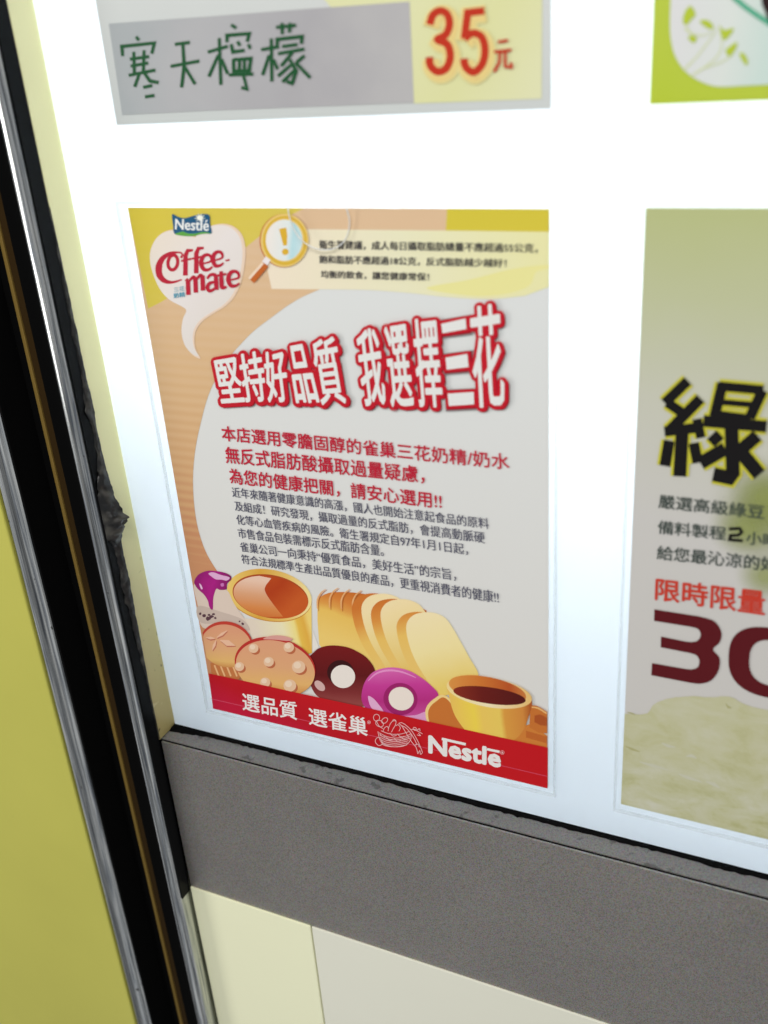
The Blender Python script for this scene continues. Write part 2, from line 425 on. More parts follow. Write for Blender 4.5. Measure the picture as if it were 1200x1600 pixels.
# ------------------------------------------------------------------ recess frame: reveal, ledge, fascia
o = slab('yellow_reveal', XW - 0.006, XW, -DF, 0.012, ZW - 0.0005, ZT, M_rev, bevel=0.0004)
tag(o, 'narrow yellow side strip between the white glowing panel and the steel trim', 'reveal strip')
sill = tag(empty('grey_sill', (XW, -DF, ZW)), 'grey speckled laminate sill and fascia under the glowing white panel', 'sill')
def Q_(o): o.location = (-XW, DF, -ZW); return o
Q_(slab('ledge', XW - 0.0002, XR, -DF + 0.0024, 0.0115, ZW - 0.012, ZW - 0.0007, M_ledge, sill, 0.0002))
ZC = -0.1415
Q_(slab('fascia', XW + 0.0014, XR, -DF - 0.0004, -DF + 0.0008, ZC - 0.002, ZW - 0.0009, M_grey, sill, 0.0002))
Q_(slab('seam_shade', XW + 0.0002, XR, -DF + 0.00085, -DF + 0.00235, ZW - 0.012, ZW - 0.0014, M_black, sill))  # black strip laid in the open gap to stand for its shade
# ragged dark sealant in the corner under the panel
bm = bmesh.new(); n = 260; top, fr, bt = [], [], []
for i in range(n + 1):
    x = XW + (0.62) * i / n
    w = 0.0006 + 0.0006 * math.sin(i * 0.19) * random.random() + 0.0011 * random.random() ** 3
    if i < 12: w += 0.0040 * (1 - i / 12)
    if 70 < i < 100: w += 0.0012 * math.sin((i - 70) / 30 * math.pi) * random.random()
    h = 0.0006 + 0.0004 * random.random()
    top.append(bm.verts.new((x, 0.006, ZW + h))); fr.append(bm.verts.new((x, -0.0035 - w * 0.45, ZW + h * 0.6))); bt.append(bm.verts.new((x, -0.0040 - w, ZW - 0.0008)))
for i in range(n):
    bm.faces.new((top[i], top[i + 1], fr[i + 1], fr[i])); bm.faces.new((fr[i], fr[i + 1], bt[i + 1], bt[i]))
bmesh.ops.recalc_face_normals(bm, faces=bm.faces[:])
o = mesh_of(bm, 'black_sealant', M_black)
tag(o, 'ragged black sealant line in the gap under the bottom edge of the glowing white panel', 'sealant')

# cream panels below
XJ = 0.0612
slab_z = ZC - 0.0003
o = slab('laminate_panel', XW + 0.0014, XJ - 0.0005, -DF - 0.0014, -DF + 0.010, ZB, slab_z, M_cream_y, bevel=0.0005)
tag(o, 'pale yellow laminate panel under the grey fascia beside the steel trim', 'laminate panel')
o = slab('laminate_panel', XJ + 0.0005, XR, -DF - 0.0014, -DF + 0.010, ZB, slab_z, M_cream, bevel=0.0005)
tag(o, 'cream white laminate panel under the grey fascia, right of the thin joint', 'laminate panel')
o = slab('backing_board', XW - 0.0025, XR, -DF + 0.0105, 0.02, ZB, ZW - 0.0125, M_black)
tag(o, 'dark board seen only as the thin black joint between the two cream panels', 'board')

# ------------------------------------------------------------------ steel trims, dark groove, brass strip, left panel
D1 = 0.030
def trim_profile(x0, x1, d0, d1):
    w = x1 - x0; p = [(x1, d0)]
    pts = [(1.0, .62), (0.985, .80), (0.93, .90), (0.86, .94), (0.74, .955), (0.70, .99), (0.52, 1.0), (0.34, .985), (0.30, .94), (0.16, .93), (0.06, .90), (0.0, .80)]
    for a, b in pts: p.append((x0 + w * a, d0 + (d1 - d0) * b))
    p.append((x0, d0)); return p
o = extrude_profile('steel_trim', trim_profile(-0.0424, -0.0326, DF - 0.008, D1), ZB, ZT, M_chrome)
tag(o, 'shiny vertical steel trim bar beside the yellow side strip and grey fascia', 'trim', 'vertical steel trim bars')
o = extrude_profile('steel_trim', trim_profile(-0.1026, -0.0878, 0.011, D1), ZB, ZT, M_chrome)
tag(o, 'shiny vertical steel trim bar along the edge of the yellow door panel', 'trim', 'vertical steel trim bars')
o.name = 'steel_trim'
refl = slab('reflection_strip', -0.0327, -0.0319, -0.0276, -DF - 0.0006, ZC - 0.004, ZT, M_dark_refl, bevel=0.0003)  # added strip: what the steel side mirrors, given as black colour
tag(refl, 'black strip added as the dark reflection in the side of the steel trim, facing the yellow side strip and grey fascia', 'painted reflection')
gr = tag(empty('dark_groove', (-0.06, 0, 0)), 'deep black vertical slot with a brass line, between the two steel trim bars', 'groove')
def G_(o): o.location = (0.06, 0, 0); return o
G_(slab('groove_floor', -0.0747, -0.0700, -0.0098, 0.03, ZB, ZT, M_brown, gr, 0.0003))
G_(slab('groove_lip', -0.0699, -0.0425, -0.010, 0.03, ZB, ZT, M_black, gr, 0.0003))
G_(slab('groove_wall', -0.0877, -0.0772, -0.006, 0.03, ZB, ZT, M_black, gr, 0.0003))
G_(slab('groove_liner', -0.0877, -0.0866, -0.0275, -0.0062, ZB, ZT, M_black, gr, 0.0003))
G_(slab('brass_strip', -0.0771, -0.0748, -0.0108, 0.02, ZB, ZT, M_brass, gr, 0.0003))
o = slab('partition_board', -0.62, -0.1044, -0.0285, -0.012, ZB, ZT, M_yellow, bevel=0.0008)
tag(o, 'flat mustard yellow panel at the far left, edged by a steel trim bar', 'door panel')
o = slab('rubber_seal', -0.1043, -0.1022, -0.026, -0.010, ZB, ZT, M_black)
tag(o, 'thin black line between the mustard yellow panel and its steel trim bar', 'seal')
# crusted sealant in the angle of the trim and the reveal
from mathutils import noise as MN
bm = bmesh.new(); nz_ = 520; na = 12; rows = []
z0_, z1_ = ZW + 0.001, 0.30
def lump(z):
    return (1.5 * math.exp(-((z - 0.134) / 0.010) ** 2) + 0.40 * math.exp(-((z - 0.152) / 0.014) ** 2) + 0.16 * math.exp(-((z - 0.200) / 0.012) ** 2)
            + 0.22 * math.exp(-((z - 0.095) / 0.022) ** 2) + 0.12 * math.exp(-((z - 0.045) / 0.02) ** 2))
for k in range(nz_ + 1):
    z = z0_ + (z1_ - z0_) * k / nz_
    L_ = lump(z); fade = min(1, (z1_ - z) / 0.05); row = []
    a = (0.0009 + 0.0005 * MN.noise((0, 3.1, z * 120)) + 0.0050 * L_) * (0.15 + 0.85 * fade) * (1 if z > 0.07 else max(0.25, z / 0.07))
    for i in range(na):
        t = math.pi / 2 * i / (na - 1)
        rr = a * (1 + (0.26 + 0.16 * L_) * MN.fractal((math.cos(t) * 1.2, math.sin(t) * 1.2 + 7, z * 190), 1.0, 2.0, 3))
        row.append(bm.verts.new((-0.0318 + rr * 0.95 * math.cos(t), -DF - 0.0002 - min(rr * 2.6, 0.0090) * math.sin(t), z)))
    rows.append(row)
for a, b in zip(rows, rows[1:]):
    for i in range(na - 1): bm.faces.new((a[i], a[i + 1], b[i + 1], b[i]))
bmesh.ops.recalc_face_normals(bm, faces=bm.faces[:])
o = mesh_of(bm, 'crusted_sealant', M_gunk, smooth=True)
tag(o, 'lumpy old black sealant bead running down beside the yellow side strip', 'sealant')

# ------------------------------------------------------------------ acrylic pockets
def pocket(name, x0, x1, z0, z1, label, w=0.0012, d0=0.0053, d1=0.0066):
    bm = bmesh.new()
    o4 = [(x0, z0), (x1, z0), (x1, z1), (x0, z1)]; i4 = [(x0 + w, z0 + w), (x1 - w, z0 + w), (x1 - w, z1 - w), (x0 + w, z1 - w)]
    vs = [[bm.verts.new((x, -d, z)) for x, z in q] for q, d in ((o4, d0), (o4, d1), (i4, d1 - 0.0004), (i4, d0))]
    for a, b in zip(vs, vs[1:] + vs[:1]):
        for i in range(4): bm.faces.new((a[i], a[(i + 1) % 4], b[(i + 1) % 4], b[i]))
    bmesh.ops.recalc_face_normals(bm, faces=bm.faces[:])
    return tag(mesh_of(bm, name, M_rim), label, 'poster pocket', 'clear acrylic poster pockets')

def sheet(parent, corners, m, name='paper'):
    """thin paper, corners given TL, TR, BR, BL in plane coordinates"""
    bm = bmesh.new()
    f = [bm.verts.new((x, -PLANE - 2e-4, z)) for x, z in corners]; b = [bm.verts.new((x, -PLANE + 1e-4, z)) for x, z in corners]
    bm.faces.new(f); bm.faces.new(b[::-1])
    for i in range(4): bm.faces.new((f[i], b[i], b[(i + 1) % 4], f[(i + 1) % 4]))
    bmesh.ops.recalc_face_normals(bm, faces=bm.faces[:])
    return mesh_of(bm, name, m, parent)

def lerpq(q, a, b):
    A = Vector(q[0]) * (1 - a) + Vector(q[1]) * a; B = Vector(q[3]) * (1 - a) + Vector(q[2]) * a
    return A * (1 - b) + B * b

# ------------------------------------------------------------------ main poster
tl, tr, br, bl = (Z0(p) for p in ((200.2, 324.3), (859, 326), (856.5, 1229.9), (334.5, 1105.5)))
poster = tag(empty('poster'), 'colourful coffee creamer poster with red headline, cups, bread and doughnuts, in the centre', 'poster', 'posters in pockets on the glowing panel')
ep = 0.0
white_paper = ramp_ink(Z0((600, 450)), Z0((600, 1000)), [(0, (228, 230, 228)), (1, (226, 224, 219))], 0.3, 20)
sheet(poster, (tl, tr, br, bl), white_paper)
pa = Part(0)
tan = ramp_ink(Z0((300, 400)), Z0((340, 900)), [(0, (228, 194, 156)), (0.45, (224, 186, 140)), (0.75, (216, 170, 122)), (1.0, (206, 146, 104))], 0.05, 30, 0.16)
# tan field left of and above the big white disc
pa.poly(Z0, [(200.2, 324.3), (700, 325.6), (700, 362)] + spline([(560, 430), (490, 456), (455, 474), (423, 497), (398, 516), (377, 537), (357, 560), (342, 583), (326, 618), (315, 657), (306, 700), (302, 745), (304, 790), (311, 830), (324, 866), (345, 900)], False, 5) + [(352, 960), (420, 1075), (334.5, 1105.5)], tan)
yel = ramp_ink(Z0((215, 330)), Z0((330, 470)), [(0, (220, 200, 62)), (1, (222, 202, 88))], 0.3, 40, 0.12)
pa.poly(Z0, [(200.2, 324.3), (476, 325)] + spline([(462, 332), (440, 344), (405, 370), (380, 390), (345, 416), (300, 440), (262, 466), (232, 482)], False, 5), yel)
pa.poly(Z0, [(699, 325.6), (859, 326), (858.8, 362), (697, 360)], ink(220, 202, 66))
bx = ramp_ink(Z0((425, 400)), Z0((850, 430)), [(0, (246, 232, 208)), (0.5, (240, 236, 200)), (1, (240, 236, 178))], 0.1, 30)
pa.poly(Z0, [(482, 358), (697, 360), (858.6, 362), (858.2, 448)] + spline([(820, 462), (765, 467), (700, 464), (645, 458), (580, 453), (520, 452)], False, 4) + [(425, 451), (419, 424), (420, 372)], bx)
pa.blob(Z3, [(560, 420), (760, 380), (960, 330), (1120, 310), (1128, 330), (1075, 345), (1050, 400), (1000, 430), (900, 452), (760, 455)], ink(241, 235, 160))
pa.build('printed_background', poster)

# heart shaped swirl
pa = Part(3)
heart = ramp_ink(Z2((230, 200)), Z2((600, 600)), [(0, (240, 228, 214)), (0.5, (238, 230, 226)), (1, (232, 224, 216))], 0.2, 40)
edge = ink(240, 214, 190)
hp = [(400, 205), (360, 178), (300, 165), (240, 175), (192, 210), (162, 275), (160, 340), (178, 410), (215, 490), (265, 545), (330, 580), (358, 605), (340, 650), (332, 720), (348, 790), (385, 838), (425, 856), (402, 812), (393, 760), (402, 705), (438, 655), (500, 612), (560, 575), (610, 520), (645, 440), (664, 340), (665, 255), (645, 190), (600, 148), (540, 135), (470, 150), (425, 180)]
pa.blob(Z2, hp, edge, 5)
pa.blob(Z2, [(400 + (x - 410) * 0.975, 390 + (y - 390) * 0.975) for x, y in hp], heart, 5)
RED = ink(190, 24, 52)
pa.stroke(Z2, [(322, 318), (328, 296), (306, 288), (262, 294), (222, 322), (203, 365), (207, 410), (234, 440), (275, 448), (326, 434)], [14, 9, 10, 18, 28, 36, 34, 26, 14, 7], RED, True)
pa.stroke(Z2, ell(278, 342, 26, 40, 8, 24), 18, RED, False, closed=True)
for dx, dy in ((0, 0), (58, -12)):
    pa.stroke(Z2, [(345 + dx, 412 + dy), (346 + dx, 350 + dy), (346 + dx, 305 + dy), (358 + dx, 278 + dy), (386 + dx, 276 + dy)], [25, 25, 24, 19, 12], RED, False)
    pa.stroke(Z2, [(322 + dx, 334 + dy), (378 + dx, 322 + dy)], 11, RED)
pa.stroke(Z2, [(430, 350), (480, 336), (482, 312), (462, 300), (438, 314), (430, 348), (444, 378), (470, 380), (490, 364)], [9, 11, 16, 17, 22, 24, 21, 15, 9], RED, True)
pa.stroke(Z2, [(494, 332), (540, 318), (541, 294), (522, 284), (500, 298), (494, 330), (506, 358), (530, 358), (550, 344)], [9, 11, 16, 17, 22, 24, 21, 15, 9], RED, True)
pa.stroke(Z2, [(560, 332), (582, 327)], 9, RED)
# second line
for x0, y0 in ((362, 515), (402, 503), (440, 492)):
    pa.stroke(Z2, [(x0, y0), (x0 - 3, y0 - 80)], 24, RED)
pa.stroke(Z2, [(345, 440), (360, 428)], 10, RED); pa.stroke(Z2, [(362, 445), (388, 420), (402, 435)], [11, 18, 22], RED); pa.stroke(Z2, [(402, 436), (426, 410), (440, 425)], [11, 18, 22], RED)
pa.stroke(Z2, [(462, 428), (480, 408), (503, 408), (510, 430), (512, 488)], [12, 16, 19, 23, 24], RED)
pa.stroke(Z2, [(509, 446), (478, 452), (464, 474), (478, 494), (508, 478)], [12, 18, 21, 18, 11], RED)
pa.stroke(Z2, [(537, 388), (539, 440), (543, 474), (568, 472)], [18, 24, 22, 11], RED); pa.stroke(Z2, [(516, 412), (566, 402)], 11, RED)
pa.stroke(Z2, [(578, 436), (628, 424), (628, 398), (606, 388), (584, 402), (576, 434), (590, 464), (614, 466), (636, 452)], [9, 11, 16, 17, 22, 24, 21, 15, 9], RED, True)
TEAL = ink(110, 178, 196)
pa.text(Z2, '三花', ((284, 474), (340, 466), (342, 492), (286, 500)), TEAL)
pa.text(Z2, '奶精', ((282, 506), (342, 498), (344, 524), (284, 532)), ink(70, 160, 186), ((0, 0), (2, 0)))
pa.build('heart_logo', poster)
# blue flag badge
pa = Part(6)
pa.blob(Z2, [(275, 84), (308, 98), (345, 104), (395, 90), (440, 82), (474, 90), (478, 135), (486, 186), (440, 184), (395, 194), (340, 192), (288, 188), (280, 140)], ink(22, 88, 128), 4)
pa.blob(Z2, [(290, 190), (330, 176), (360, 186), (400, 186), (440, 178), (484, 184), (430, 190), (390, 200), (340, 200)], ink(96, 168, 70), 4)
for k in range(9):
    a = math.radians(k * 40 + 10); pa.stroke(Z2, [(424, 102), (424 + 30 * math.cos(a), 102 + 24 * math.sin(a))], [9, 2], ink(236, 240, 228), False, False)
pa.poly(Z2, ell(424, 102, 15, 14), ink(250, 250, 236))
pa.text(Z2, 'Nestlé', ((292, 108), (470, 112), (468, 172), (290, 164)), ink(240, 242, 240), ((0, 0), (4, 0), (2, 2)))
pa.build('badge', poster)

# magnifier
pa = Part(9)
pa.poly(Z2, ell(874, 224, 130, 143, 0, 48), ink(196, 104, 60))
pa.poly(Z2, ell(878, 223, 128, 142, 0, 48), ink(238, 206, 120))
pa.ring(Z2, ell(880, 224, 118, 132, 0, 48), ell(880, 222, 104, 116, 0, 48), ink(224, 182, 60))
lens = ramp_ink(Z2((800, 200)), Z2((970, 250)), [(0, (244, 238, 230)), (0.55, (230, 238, 236)), (0.72, (190, 226, 232)), (1, (208, 232, 236))])
pa.poly(Z2, ell(876, 222, 98, 110, 0, 48), lens)
pa.stroke(Z2, [(868, 158), (876, 200), (881, 250)], [40, 34, 20], ink(226, 180, 50), False)
pa.poly(Z2, ell(882, 284, 18, 17), ink(226, 180, 50))
pa.stroke(Z2, [(790, 318), (772, 346)], 34, ink(244, 236, 236), caps=False)
pa.stroke(Z2, [(778, 352), (702, 440)], 34, ink(200, 104, 40), caps=False)
pa.stroke(Z2, [(762, 344), (688, 428)], 14, ink(246, 222, 196), caps=False)
pa.build('magnifier_picture', poster)

DK = ink(60, 58, 62)
def B2(r): return tuple((r * math.cos(a), r * math.sin(a)) for a in (0, 2.1, 4.2))
pa = Part(5)
b = ((0, 0), (2.0, 0.5))
pa.text(Z3, '衛生署建議，成人每日攝取脂肪總量不應超過55公克，', ((58, 194), (1080, 210), (1080, 254), (58, 236)), DK, b)
pa.text(Z3, '飽和脂肪不應超過18公克，反式脂肪越少越好！', ((58, 264), (934, 282), (934, 322), (58, 304)), DK, b)
pa.text(Z3, '均衡的飲食，讓您健康常保！', ((66, 336), (572, 348), (572, 386), (66, 372)), DK, b)
pa.build('advice_text', poster)

# headline
pa = Part(12)
HL = [('堅', Z2, ((500, 868), (622, 846), (668, 1082), (546, 1090))), ('持', Z2, ((632, 836), (758, 808), (784, 1080), (672, 1085))),
      ('好', Z2, ((766, 826), (872, 796), (908, 1082), (796, 1086))), ('品', Z2, ((898, 792), (990, 774), (1066, 1086), (946, 1088))),
      ('質', Z3, ((24, 668), (136, 642), (190, 955), (74, 962))),
      ('我', Z3, ((234, 622), (338, 598), (376, 958), (274, 968))), ('選', Z3, ((366, 600), (470, 582), (506, 970), (402, 972))),
      ('擇', Z3, ((498, 566), (610, 552), (642, 972), (532, 972))), ('三', Z3, ((630, 574), (752, 556), (792, 972), (662, 974))),
      ('花', Z3, ((768, 510), (906, 486), (932, 968), (792, 974)))]
def disc(r, n, cx=0, cy=0): return [(cx + r * math.cos(2 * math.pi * i / n), cy + r * math.sin(2 * math.pi * i / n)) for i in range(n)]
y0 = pa.y
SH = ink(150, 140, 140); HR = ink(200, 20, 40); HRD = ink(150, 12, 30); HW = ink(236, 236, 232)
for layer, (mm, kind) in enumerate(((SH, 's'), (HRD, 'd'), (HR, 'r'), (HW, 'w'))):
    for ch, fr, q in HL:
        k = 1.14 if fr is Z2 else 1.0
        if kind == 's': cp = disc(13 * k, 10, 11 * k, 13 * k)
        elif kind == 'd': cp = disc(18 * k, 16, 8 * k, 8 * k)
        elif kind == 'r': cp = disc(21 * k, 20, 2 * k, 2 * k) + disc(10 * k, 8, 0, 0)
        else: cp = [(0, 0)] + disc(3.2 * k, 8)
        pa.y = y0 + layer * 40 * 4e-6
        if ch == '三':                                   # fat bars
            A = {'s': 22, 'd': 16, 'r': 14, 'w': 0}[kind]
            for (P0, P1, P2, P3) in (((634, 584), (748, 558), (752, 608), (640, 628)), ((654, 742), (756, 724), (762, 786), (660, 798)), ((664, 910), (786, 902), (788, 960), (670, 968))):
                s_ = 5 if kind in 'sd' else 0; yy = pa.y
                pa.poly(fr, [(P0[0] - A + s_, P0[1] - A + s_), (P1[0] + A + s_, P1[1] - A + s_), (P2[0] + A + s_, P2[1] + A + s_), (P3[0] - A + s_, P3[1] + A + s_)], mm)
        else: pa.text(fr, ch, q, mm, cp)
pa.build('headline', poster)

CR = ink(196, 30, 56)
pa = Part(5)
b = ((0, 0), (1.8, 0), (0.9, 1.4), (0.9, -0.6))
pa.text(Z4, '本店選用零膽固醇的雀巢三花奶精/奶水', ((55, 52), (1018, 147), (1021, 200), (60, 102)), CR, b)
pa.text(Z4, '無反式脂肪酸攝取過量疑慮，', ((68, 122), (735, 190), (737, 246), (73, 178)), CR, b)
pa.text(Z4, '為您的健康把關，請安心選用!!', ((80, 194), (792, 278), (794, 332), (86, 246)), CR, b)
pa.build('red_text', poster)
pa = Part(5)
DK2 = ink(84, 84, 102); b = ((0, 0), (1.0, 0.2))
for t, q in (('近年來隨著健康意識的高漲，國人也開始注意起食品的原料', ((90, 257), (950, 362), (953, 400), (95, 292))),
             ('及組成！研究發現，攝取過量的反式脂肪，會提高動脈硬', ((99, 304), (936, 408), (939, 447), (104, 338))),
             ('化等心血管疾病的風險。衛生署規定自97年1月1日起，', ((105, 349), (880, 448), (883, 486), (110, 383))),
             ('市售食品包裝需標示反式脂肪含量。', ((110, 394), (598, 452), (601, 490), (115, 428))),
             ('雀巢公司一向秉持“優質食品，美好生活”的宗旨，', ((117, 440), (840, 532), (843, 572), (122, 474))),
             ('符合法規標準生產出品質優良的產品，更重視消費者的健康!!', ((122, 482), (983, 606), (986, 648), (127, 514)))):
    pa.text(Z4, t, q, DK2, b)
pa.build('body_text', poster)

# --- food pictures
pa = Part(3)
pa.blob(Z5, [(100, 200), (240, 230), (305, 250), (345, 330), (420, 440), (440, 520), (300, 480), (150, 480), (118, 340)], ink(226, 206, 190), 5)
pa.blob(Z5, [(120, 345), (260, 380), (400, 430), (440, 500), (300, 450), (140, 450)], ink(206, 186, 172), 5)
for x, y, r in ((135, 392, 9), (160, 404, 12), (185, 424, 15), (205, 410, 13), (216, 396, 9), (190, 400, 9), (228, 420, 9), (400, 456, 9), (380, 440, 6)):
    pa.blob(Z5, [(x + r * math.cos(a) * random.uniform(.7, 1.3), y + r * math.sin(a) * random.uniform(.5, 1.1)) for a in [k * 1.05 for k in range(6)]], ink(92, 60, 70), 3)
pur = ramp_ink(Z5((120, 150)), Z5((300, 260)), [(0, (150, 22, 112)), (0.5, (176, 26, 132)), (1, (126, 16, 92))], 0.4, 200)
pa.blob(Z5, [(97, 192), (120, 152), (160, 130), (200, 124), (270, 132), (320, 152), (328, 180), (302, 205), (298, 240), (258, 244), (238, 236), (226, 258), (216, 300), (214, 362), (202, 366), (190, 345), (182, 312), (160, 276), (132, 250), (110, 226)], pur, 4)
pa.blob(Z5, [(186, 142), (215, 134), (262, 150), (318, 166), (300, 186), (268, 180), (232, 178), (205, 160)], ink(228, 178, 214), 4)
pa.blob(Z5, [(128, 205), (140, 212), (150, 236), (140, 238)], ink(236, 196, 226), 4)
pa.blob(Z5, [(262, 206), (280, 202), (282, 220), (266, 222)], ink(206, 120, 186), 4)
pa.build('cupcake_picture', poster)

pa = Part(2)
body = ramp_ink(Z5((480, 500)), Z5((835, 520)), [(0, (232, 216, 196)), (0.5, (242, 232, 190)), (0.72, (246, 226, 140)), (0.78, (236, 192, 80)), (0.9, (232, 178, 70)), (1, (246, 214, 120))], 0.05, 60)
pa.poly(Z5, [(330, 330), (400, 420), (600, 445), (760, 400), (829, 300), (832, 640), (700, 660), (470, 600), (430, 470)], body)
pa.poly(Z5, ell(566, 282, 268, 158, 11, 56), ink(206, 142, 52))
pa.poly(Z5, ell(566, 276, 268, 158, 11, 56), ramp_ink(Z5((320, 200)), Z5((800, 360)), [(0, (240, 204, 110)), (0.4, (224, 168, 64)), (0.75, (236, 196, 108)), (1, (248, 226, 156))]))
pa.poly(Z5, ell(573, 285, 240, 134, 11, 56), ink(176, 74, 30))
pa.poly(Z5, ell(575, 290, 236, 128, 11, 56), ramp_ink(Z5((450, 190)), Z5((650, 400)), [(0, (196, 80, 24)), (0.5, (182, 62, 16)), (1, (204, 92, 34))], 0.2, 100))
pa.poly(Z5, ell(575, 290, 236, 128, 11, 30, 92, 246)[:] + spline([(578, 172), (560, 195), (545, 215), (537, 240), (546, 268), (566, 300), (592, 336), (620, 372), (652, 412)], False, 4), ramp_ink(Z5((450, 180)), Z5((500, 410)), [(0, (240, 202, 178)), (0.4, (226, 166, 124)), (0.75, (222, 140, 76)), (1, (214, 118, 52))]))
pa.build('tall_cup_picture', poster)

# bread
pa = Part(1)
crust = ramp_ink(Z5((1000, 235)), Z5((985, 560)), [(0, (206, 112, 40)), (0.22, (220, 132, 56)), (0.38, (228, 160, 74)), (0.5, (240, 196, 96)), (1, (244, 208, 116))], 0.10, 60)
pa.poly(Z6, spline([(-238, 140), (-205, 110), (-160, 95), (-120, 92), (-40, 94), (40, 104), (120, 124), (240, 140), (330, 164), (400, 200)], False, 4) + [(520, 640), (300, 700), (-100, 560), (-228, 400), (-238, 260)], crust)
pa.poly(Z5, [(836, 498), (876, 604), (834, 632)], ink(238, 232, 222))
for (x, y) in ((868, 248), (945, 240), (1018, 248), (1090, 256)):
    pa.stroke(Z5, [(x + 50, y - 8), (x + 18, y + 18), (x - 2, y + 60), (x - 3, y + 115)], [3, 8, 10, 5], ink(238, 180, 120))
    pa.stroke(Z5, [(x + 58, y - 4), (x + 28, y + 22), (x + 8, y + 60), (x + 6, y + 130)], [2, 5, 7, 3], ink(190, 104, 40))
def slice_(dx, dy, sh):
    q = [(282, 300), (302, 246), (350, 216), (430, 210), (505, 238), (552, 296), (600, 380), (650, 470), (706, 580), (640, 640), (540, 690), (460, 690), (400, 600), (340, 500), (300, 400)]
    return [(x + dx, y + dy) for x, y in q]
creamy = ramp_ink(Z6((330, 220)), Z6((560, 640)), [(0, (250, 232, 184)), (0.5, (248, 230, 166)), (1, (240, 210, 110))], 0.12, 90)
creamy2 = ramp_ink(Z6((200, 160)), Z6((420, 560)), [(0, (250, 228, 176)), (0.4, (246, 220, 150)), (1, (236, 196, 96))], 0.12, 90)
edgeo = ramp_ink(Z6((150, 150)), Z6((300, 480)), [(0, (212, 120, 46)), (0.3, (226, 150, 66)), (0.6, (240, 196, 100)), (1, (240, 200, 110))], 0.1, 60)
for dx, dy, l in ((-262, -108, 0), (-150, -76, 1), (0, 0, 2)):
    pa.blob(Z6, slice_(dx - 56, dy - 2, 0), edgeo, 5)
    pa.blob(Z6, slice_(dx, dy, 0), creamy if l == 2 else creamy2, 5)
pa.build('bread_picture', poster)

# doughnuts
pa = Part(6)
choc = ramp_ink(Z5((950, 600)), Z5((1050, 950)), [(0, (120, 16, 18)), (0.5, (98, 12, 14)), (0.8, (130, 44, 44)), (1, (150, 70, 66))], 0.1, 60)
pa.blob(Z5, [(812, 680), (845, 632), (890, 602), (960, 590), (1050, 600), (1120, 630), (1180, 672), (1225, 740), (1230, 830), (1190, 940), (1100, 985), (960, 950), (860, 900), (815, 800)], choc, 5)
pa.poly(Z5, ell(1012, 760, 84, 78, 12), ink(56, 8, 10))
pa.poly(Z5, ell(1027, 784, 76, 72, 12), ink(242, 232, 222))
pa.poly(Z5, ell(882, 842, 40, 24, 45), ink(216, 178, 172))
pa.build('chocolate_doughnut_picture', poster)
pa = Part(8)
pink = ramp_ink(Z6((150, 540)), Z6((260, 850)), [(0, (222, 104, 178)), (0.3, (204, 60, 152)), (0.6, (188, 44, 130)), (1, (206, 84, 160))], 0.08, 60)
pa.blob(Z6, [(22, 690), (40, 620), (85, 562), (150, 536), (220, 532), (300, 550), (370, 590), (430, 638), (472, 692), (440, 760), (420, 850), (300, 860), (150, 820), (60, 780), (28, 740)], pink, 5)
pa.poly(Z6, ell(250, 716, 100, 94, 15), ink(160, 28, 104))
pa.poly(Z6, ell(254, 714, 74, 68, 18), ink(244, 230, 218))
pa.blob(Z6, [(60, 700), (90, 712), (120, 745), (150, 790), (110, 790), (75, 760)], ink(232, 176, 212), 5)
pa.blob(Z6, [(270, 818), (340, 810), (400, 790), (425, 820), (420, 850), (330, 850)], ink(226, 160, 204), 5)
pa.stroke(Z6, [(60, 610), (110, 566), (180, 548), (260, 558), (340, 590)], [4, 10, 12, 10, 4], ink(236, 150, 204))
pa.build('pink_doughnut_picture', poster)

# biscuits
pa = Part(9)
bis = ramp_ink(Z5((250, 480)), Z5((330, 740)), [(0, (224, 158, 122)), (0.5, (228, 172, 122)), (0.8, (232, 184, 110)), (1, (196, 120, 60))], 0.1, 80)
def clipx(pts):                                  # keep the left biscuit on the paper
    r = []
    for x, y in pts: r.append((max(x, 98 + (y - 190) * 0.166), y))
    return r
pa.poly(Z5, clipx([(200, 700), (420, 690), (380, 800), (250, 800), (205, 760)]), ink(198, 120, 66))
for x in (225, 262, 300, 338): pa.stroke(Z5, [(x, 712), (x + 28, 782)], 10, ink(236, 184, 130))
pa.poly(Z5, clipx(ell(300, 582, 166, 142, 15, 56)), ink(196, 62, 48))
pa.poly(Z5, clipx(ell(300, 592, 160, 132, 15, 56)), bis)
for a, b_ in (((240, 540), (305, 496)), ((228, 545), (172, 540)), ((236, 556), (212, 620)), ((262, 556), (355, 590))):
    mid = ((a[0] + b_[0]) / 2, (a[1] + b_[1]) / 2); w = 38 if b_[0] > 340 else 18
    pa.stroke(Z5, [(a[0] + 4, a[1] + 7), (mid[0] + 4, mid[1] + 8), (b_[0] + 4, b_[1] + 6)], [6, w, 3], ink(196, 112, 86), False)
    pa.stroke(Z5, [a, mid, b_], [5, w, 3], ink(238, 190, 158), False)
pa.build('star_biscuit_picture', poster)
pa = Part(11)
bis2 = ramp_ink(Z5((560, 560)), Z5((660, 890)), [(0, (226, 162, 124)), (0.5, (228, 170, 122)), (0.8, (234, 182, 110)), (1, (214, 140, 70))], 0.1, 80)
pa.poly(Z5, ell(604, 718, 256, 178, 14, 56), ink(190, 46, 40))
pa.blob(Z5, [(530, 548), (580, 528), (650, 528), (712, 546), (690, 560), (600, 552)], ink(222, 160, 150), 5)
pa.poly(Z5, ell(606, 732, 250, 172, 14, 56), bis2)
